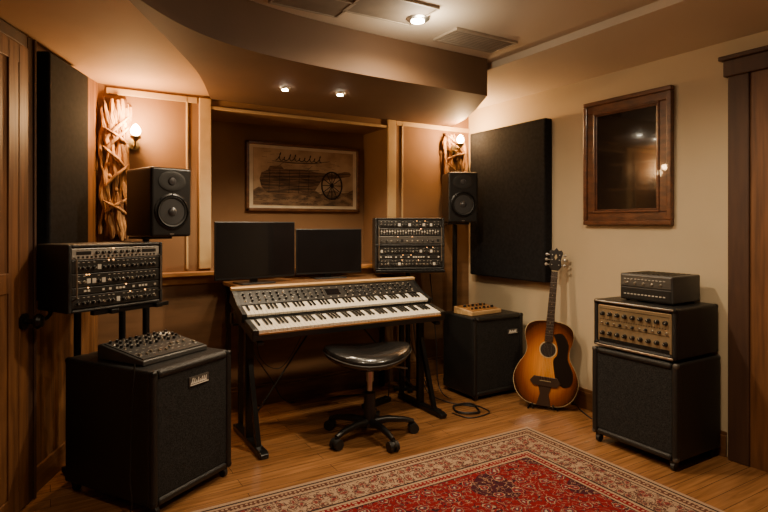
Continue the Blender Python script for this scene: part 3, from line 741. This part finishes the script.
# ================================================================ stool
t=thing('stool','black leather swivel stool on a five-wheeled base','stool',(1.685,2.965,0),math.radians(-31+12))
def saddle(v):
    x,y,z=v
    if z<.455: return v
    k=(x/.26)**2
    return (x-.014,y,z+.036*k-.012*(y/.24)**2-.016)
b=MB(); b.lathe([(0,.462),(.14,.462),(.215,.467),(.252,.480),(.270,.500),(.272,.520),(.262,.540),(.230,.554),(.17,.560),(.08,.556),(0,.552)],seg=56,sc=(1.0,.86)); b.warp(saddle); b.obj('seat','leather',t,smooth=True)
b=MB(); b.lathe([(.270,.506),(.276,.511),(.271,.516)],seg=48,sc=(1.0,.86)); b.warp(saddle); b.obj('seat_piping','rubber',t,smooth=True)
b=MB(); b.box(-.08,.08,-.08,.08,.430,.455); b.cyl((0,0,.39),.026,.10); b.cyl((0,0,.26),.017,.3); b.tube((.05,0,.44),(.22,-.08,.425),.006); b.obj('gas_column','silver',t,smooth=True,label='metal gas lift column with lever')
b=MB(); b.lathe([(.022,.28),(.036,.27),(.038,.10),(.055,.09),(.055,.065),(.03,.06)],seg=24); b.obj('hub','black',t,smooth=True)
for i in range(5):
    a=i*2*math.pi/5
    b=MB(); b.path([(.03,0,.09),(.12,0,.098),(.22,0,.088),(.278,0,.07)],[.026,.022,.018,.015],10); b.obj('leg','black',t,rot=(0,0,a),smooth=True)
    b=MB(); b.cyl((.278,.018,.031),.031,.022,'Y',20); b.cyl((.278,-.018,.031),.031,.022,'Y',20); b.cyl((.278,0,.05),.009,.04); b.sph((.278,0,.040),.021,sc=(1.3,.9,1)); b.obj('caster','rubber',t,rot=(0,0,a),smooth=True)

# ================================================================ small device on right cabinet
t=thing('pedal_box','small honey-wood cased audio box with knobs on the floor cabinet','audio device',(2.70,3.20,.616),math.radians(5))
b=MB(); b.prism([(0,0),(0,.03),(.2,.055),(.2,0)],0,.32,axis='X'); b.obj('case','palewood',t,bevel=.004)
tl2=math.atan2(.025,.2)
MB().box(.02,.30,.015,.185,0,.004).obj('top_panel','redw',t,loc=(0,0,.0305),rot=(tl2,0,0))
for i in range(6):
    for j in range(2): knob(t,KM_L if (i+j)%2 else KM_B,.05+i*.043,.05+j*.08,.042+j*.008,rx=-math.pi/2)

# ================================================================ guitar
g=thing('acoustic_guitar','sunburst acoustic guitar with dark pickguard leaning against the wall','guitar',(2.965,2.75,.03),rot=(math.radians(-8.5),math.radians(4.5),math.radians(-50)))
half=[(0,0),(.06,.001),(.130,.014),(.188,.055),(.218,.115),(.220,.172),(.196,.232),(.164,.28),(.147,.32),(.149,.36),(.163,.40),(.168,.445),(.151,.487),(.108,.512),(.05,.522),(0,.523)]
def cr(P,n=5):
    return crv(P,n)
hh=[(x,z*1.14) for x,z in cr(half)]; full=hh+[(0,.523*1.14)]+[(-x,z) for x,z in hh[:0:-1]]
def sc(P,f,cz=.27): return [(x*f,cz+(z-cz)*f) for x,z in P]
b=MB(); b.prism(sc(full,.985),.004,.100,axis='Y'); b.obj('body_sides','gside',g,smooth=True)
b=MB(); b.prism(full,-.001,.005,axis='Y'); b.obj('binding','binding',g)
b=MB(); b.prism(sc(full,.978),.098,.103,axis='Y'); b.obj('body_back','gside',g)
b=MB(); b.prism(sc(full,.982),-.003,.004,axis='Y'); b.obj('soundboard','burst',g)
b=MB(); b.lathe([(.060,0),(.060,.0012),(.052,.0012),(.052,0)],Matrix.Translation((0,-.0028,.39))@RY,36); b.obj('rosette','binding',g)
b=MB(); b.cyl((0,-.0035,.39),.052,.002,'Y',36); b.obj('sound_hole','ink',g)
b=MB(); b.prism(cr([(.03,.50),(.09,.51),(.135,.44),(.137,.34),(.178,.25),(.172,.17),(.120,.145),(.07,.19),(.048,.27),(.042,.325),(.062,.36),(.062,.42),(.03,.50)],4)[:-1],-.0065,-.003,axis='Y'); b.obj('pickguard','pick',g)
b=MB(); b.prism([(-.105,.165),(-.08,.20),(.08,.20),(.105,.165),(.08,.135),(-.08,.135)],-.013,-.003,axis='Y'); b.prism([(-.050,.0),(.050,.0),(.030,.08),(.050,.15),(-.050,.15),(-.030,.08)],-.008,-.003,axis='Y'); b.obj('bridge','fret',g,bevel=.002,label='dark bridge and tailpiece')
MB().box(-.038,.038,-.0145,-.0125,.17,.174).obj('saddle','binding',g)
b=MB(); b.prism([(-.028,.48),(.028,.48),(.022,.95),(-.022,.95)],-.006,.018,axis='Y'); b.prism([(-.028,.48),(.028,.48),(.028,.62),(-.028,.62)],.0,.09,axis='Y'); b.obj('neck','neckw',g,bevel=.006)
b=MB(); b.prism([(-.028,.445),(.028,.445),(.022,.95),(-.022,.95)],-.013,-.005,axis='Y'); b.obj('fretboard','fret',g)
b=MB()
L0=.95; sc_=.765
for i in range(1,17):
    z=L0-sc_*(1-2**(-i/12)); b.box(-.0255,.0255,-.0145,-.0128,z-.0008,z+.0008)
o=b.obj('frets','silver',g); o['kind']='stuff'
for i in (3,5,7,9,12,15):
    z=L0-sc_*(1-2**(-(i-.5)/12)); MB().cyl((0,-.0134,z),.004,.001,'Y',10).obj('inlay','binding',g)
b=MB(); b.prism([(-.022,.95),(.022,.95),(.044,.985),(.036,1.03),(.048,1.085),(.036,1.105),(.018,1.098),(0,1.12),(-.018,1.098),(-.036,1.105),(-.048,1.085),(-.036,1.03),(-.044,.985)],-.008,.010,axis='Y'); b.obj('headstock','pick',g,bevel=.003)
b=MB(); b.prism([(0,1.03),(.010,1.05),(0,1.075),(-.010,1.05)],-.0095,-.0082,axis='Y'); b.obj('headstock_inlay','binding',g)
MB().box(-.022,.022,-.0165,-.006,.947,.953).obj('nut','binding',g)
for i in range(3):
    for s in (-1,1):
        b=MB(); z=.995+i*.036; b.tube((s*.020,0,z),(s*.060,0,z),.003); b.sph((s*.064,0,z),.011,sc=(.9,.5,1)); b.cyl((s*.025,-.010,z),.0035,.018,'Y',10); b.obj('tuning_peg','silver',g,smooth=True)
for i in range(6):
    MB().tube(((i-2.5)*.0100,-.016,.172),((i-2.5)*.0066,-.0175,.95),.0006,5).obj('string','silver',g)
t=thing('guitar_stand','low black tubular stand cradling the base of the guitar','guitar stand',(2.98,2.765,0),math.radians(-50))
b=MB(); b.path([(-.10,-.03,.009),(-.09,.05,.009),(-.05,.09,.009),(.05,.09,.009),(.09,.05,.009),(.10,-.03,.009)],.007,8); b.obj('base_tube','metalblk',t,smooth=True)
for s in (-1,1):
    b=MB(); b.path([(s*.07,.08,.010),(s*.07,.0,.012),(s*.07,-.040,.016),(s*.07,-.052,.05)],.006); b.obj('cradle_arm','rubber',t,smooth=True)

# ================================================================ rug
hx,hy=1.40,.98
MT['rug']=rug_mat(hx,hy)
t=thing('rug','red persian rug with a cream patterned border on the floor','rug',(1.2,1.59,0),math.radians(-.6))
b=MB(); b.box(-hx,hx,-hy,hy,0.001,.012); b.obj('pile','rug',t,bevel=.003)

# ================================================================ cables
def cable(pts,label,r=.004):
    P=[Vector(p) for p in pts]; out=[]
    for i in range(len(P)-1):
        p0=P[max(i-1,0)];p1=P[i];p2=P[i+1];p3=P[min(i+2,len(P)-1)]
        for k in range(8):
            t_=k/8; out.append(.5*((2*p1)+(-p0+p2)*t_+(2*p0-5*p1+4*p2-p3)*t_**2+(-p0+3*p1-3*p2+p3)*t_**3))
    out.append(P[-1]); b=MB(); b.path(out,r,6); return top(b.obj('cable','rubber',smooth=True),label,'cable')
coil=[(2.50+.09*math.cos(a)+.014*math.sin(3*a),3.03+.10*math.sin(a)+.010*math.cos(2*a),.006+.0035*a/6) for a in [i*.7 for i in range(30)]]
cable([(2.36,3.50,.90),(2.38,3.50,.5),(2.40,3.40,.1),(2.47,3.26,.010)]+coil,'black cable hanging from the rack and coiled on the floor',.0045)
cable([(2.53,3.5,.92),(2.56,3.46,.4),(2.55,3.38,.03),(2.62,3.02,.006),(2.60,2.90,.006),(2.50,2.87,.006),(2.40,2.89,.006),(2.37,3.02,.006)],'black cable trailing down behind the keyboards')
cable([(2.22,3.50,.86),(2.30,3.46,.5),(2.38,3.42,.22),(2.44,3.36,.02),(2.36,3.22,.006),(2.34,3.10,.006)],'thin black cable hanging down beside the stand leg',.0035)
cable([(1.25,3.86,.88),(1.2,3.84,.5),(1.35,3.8,.2),(1.5,3.8,.006),(1.9,3.75,.006),(2.1,3.6,.02)],'thin black cable along the wall behind the desk')
cable([(2.0,3.50,.86),(2.05,3.48,.55),(2.12,3.45,.3),(2.10,3.42,.06),(2.07,3.43,.045)],'thin black cable hanging below the desk to the power strip')
cable([(1.12,3.45,.72),(1.16,3.48,.45),(1.30,3.50,.35),(1.42,3.48,.5),(1.50,3.46,.70)],'thin black cable looping under the keyboards',.003)
cable([(3.222,2.9,.3),(3.22,2.82,.2),(3.20,2.7,.05),(3.12,2.5,.006),(3.08,2.35,.006)],'thin black cable by the guitar')
cx0=cabL(-.012,.10)
cable([(cx0[0],cx0[1],.68),(cx0[0]-.01,cx0[1],.5),(cx0[0]-.02,cx0[1]-.01,.2),(cx0[0]-.03,cx0[1],.01),(.1,2.85,.006)],'thin black cable beside the cabinet',.003)
t=thing('power_strip','black power strip on the floor under the desk','power strip',(2.02,3.45,0),.3)
b=MB(); b.box(-.13,.13,-.03,.03,0,.035); b.obj('body','black',t,bevel=.005)
for i in range(4): MB().cyl((-.09+i*.06,0,.036),.014,.004).obj('socket','rubber',t)

# ================================================================ camera / world
w=bpy.data.worlds.new('world'); S.world=w; w.use_nodes=True
w.node_tree.nodes['Background'].inputs[0].default_value=(.05,.035,.02,1)
cam=bpy.data.cameras.new('camera'); cam.sensor_width=36; cam.lens=553/768*36; cam.shift_y=-31/768; cam.clip_start=.05
co=bpy.data.objects.new('camera',cam); COL.objects.link(co); co.location=(0,0,1.3); co.rotation_euler=(math.pi/2,0,math.radians(-31.1))
S.camera=co
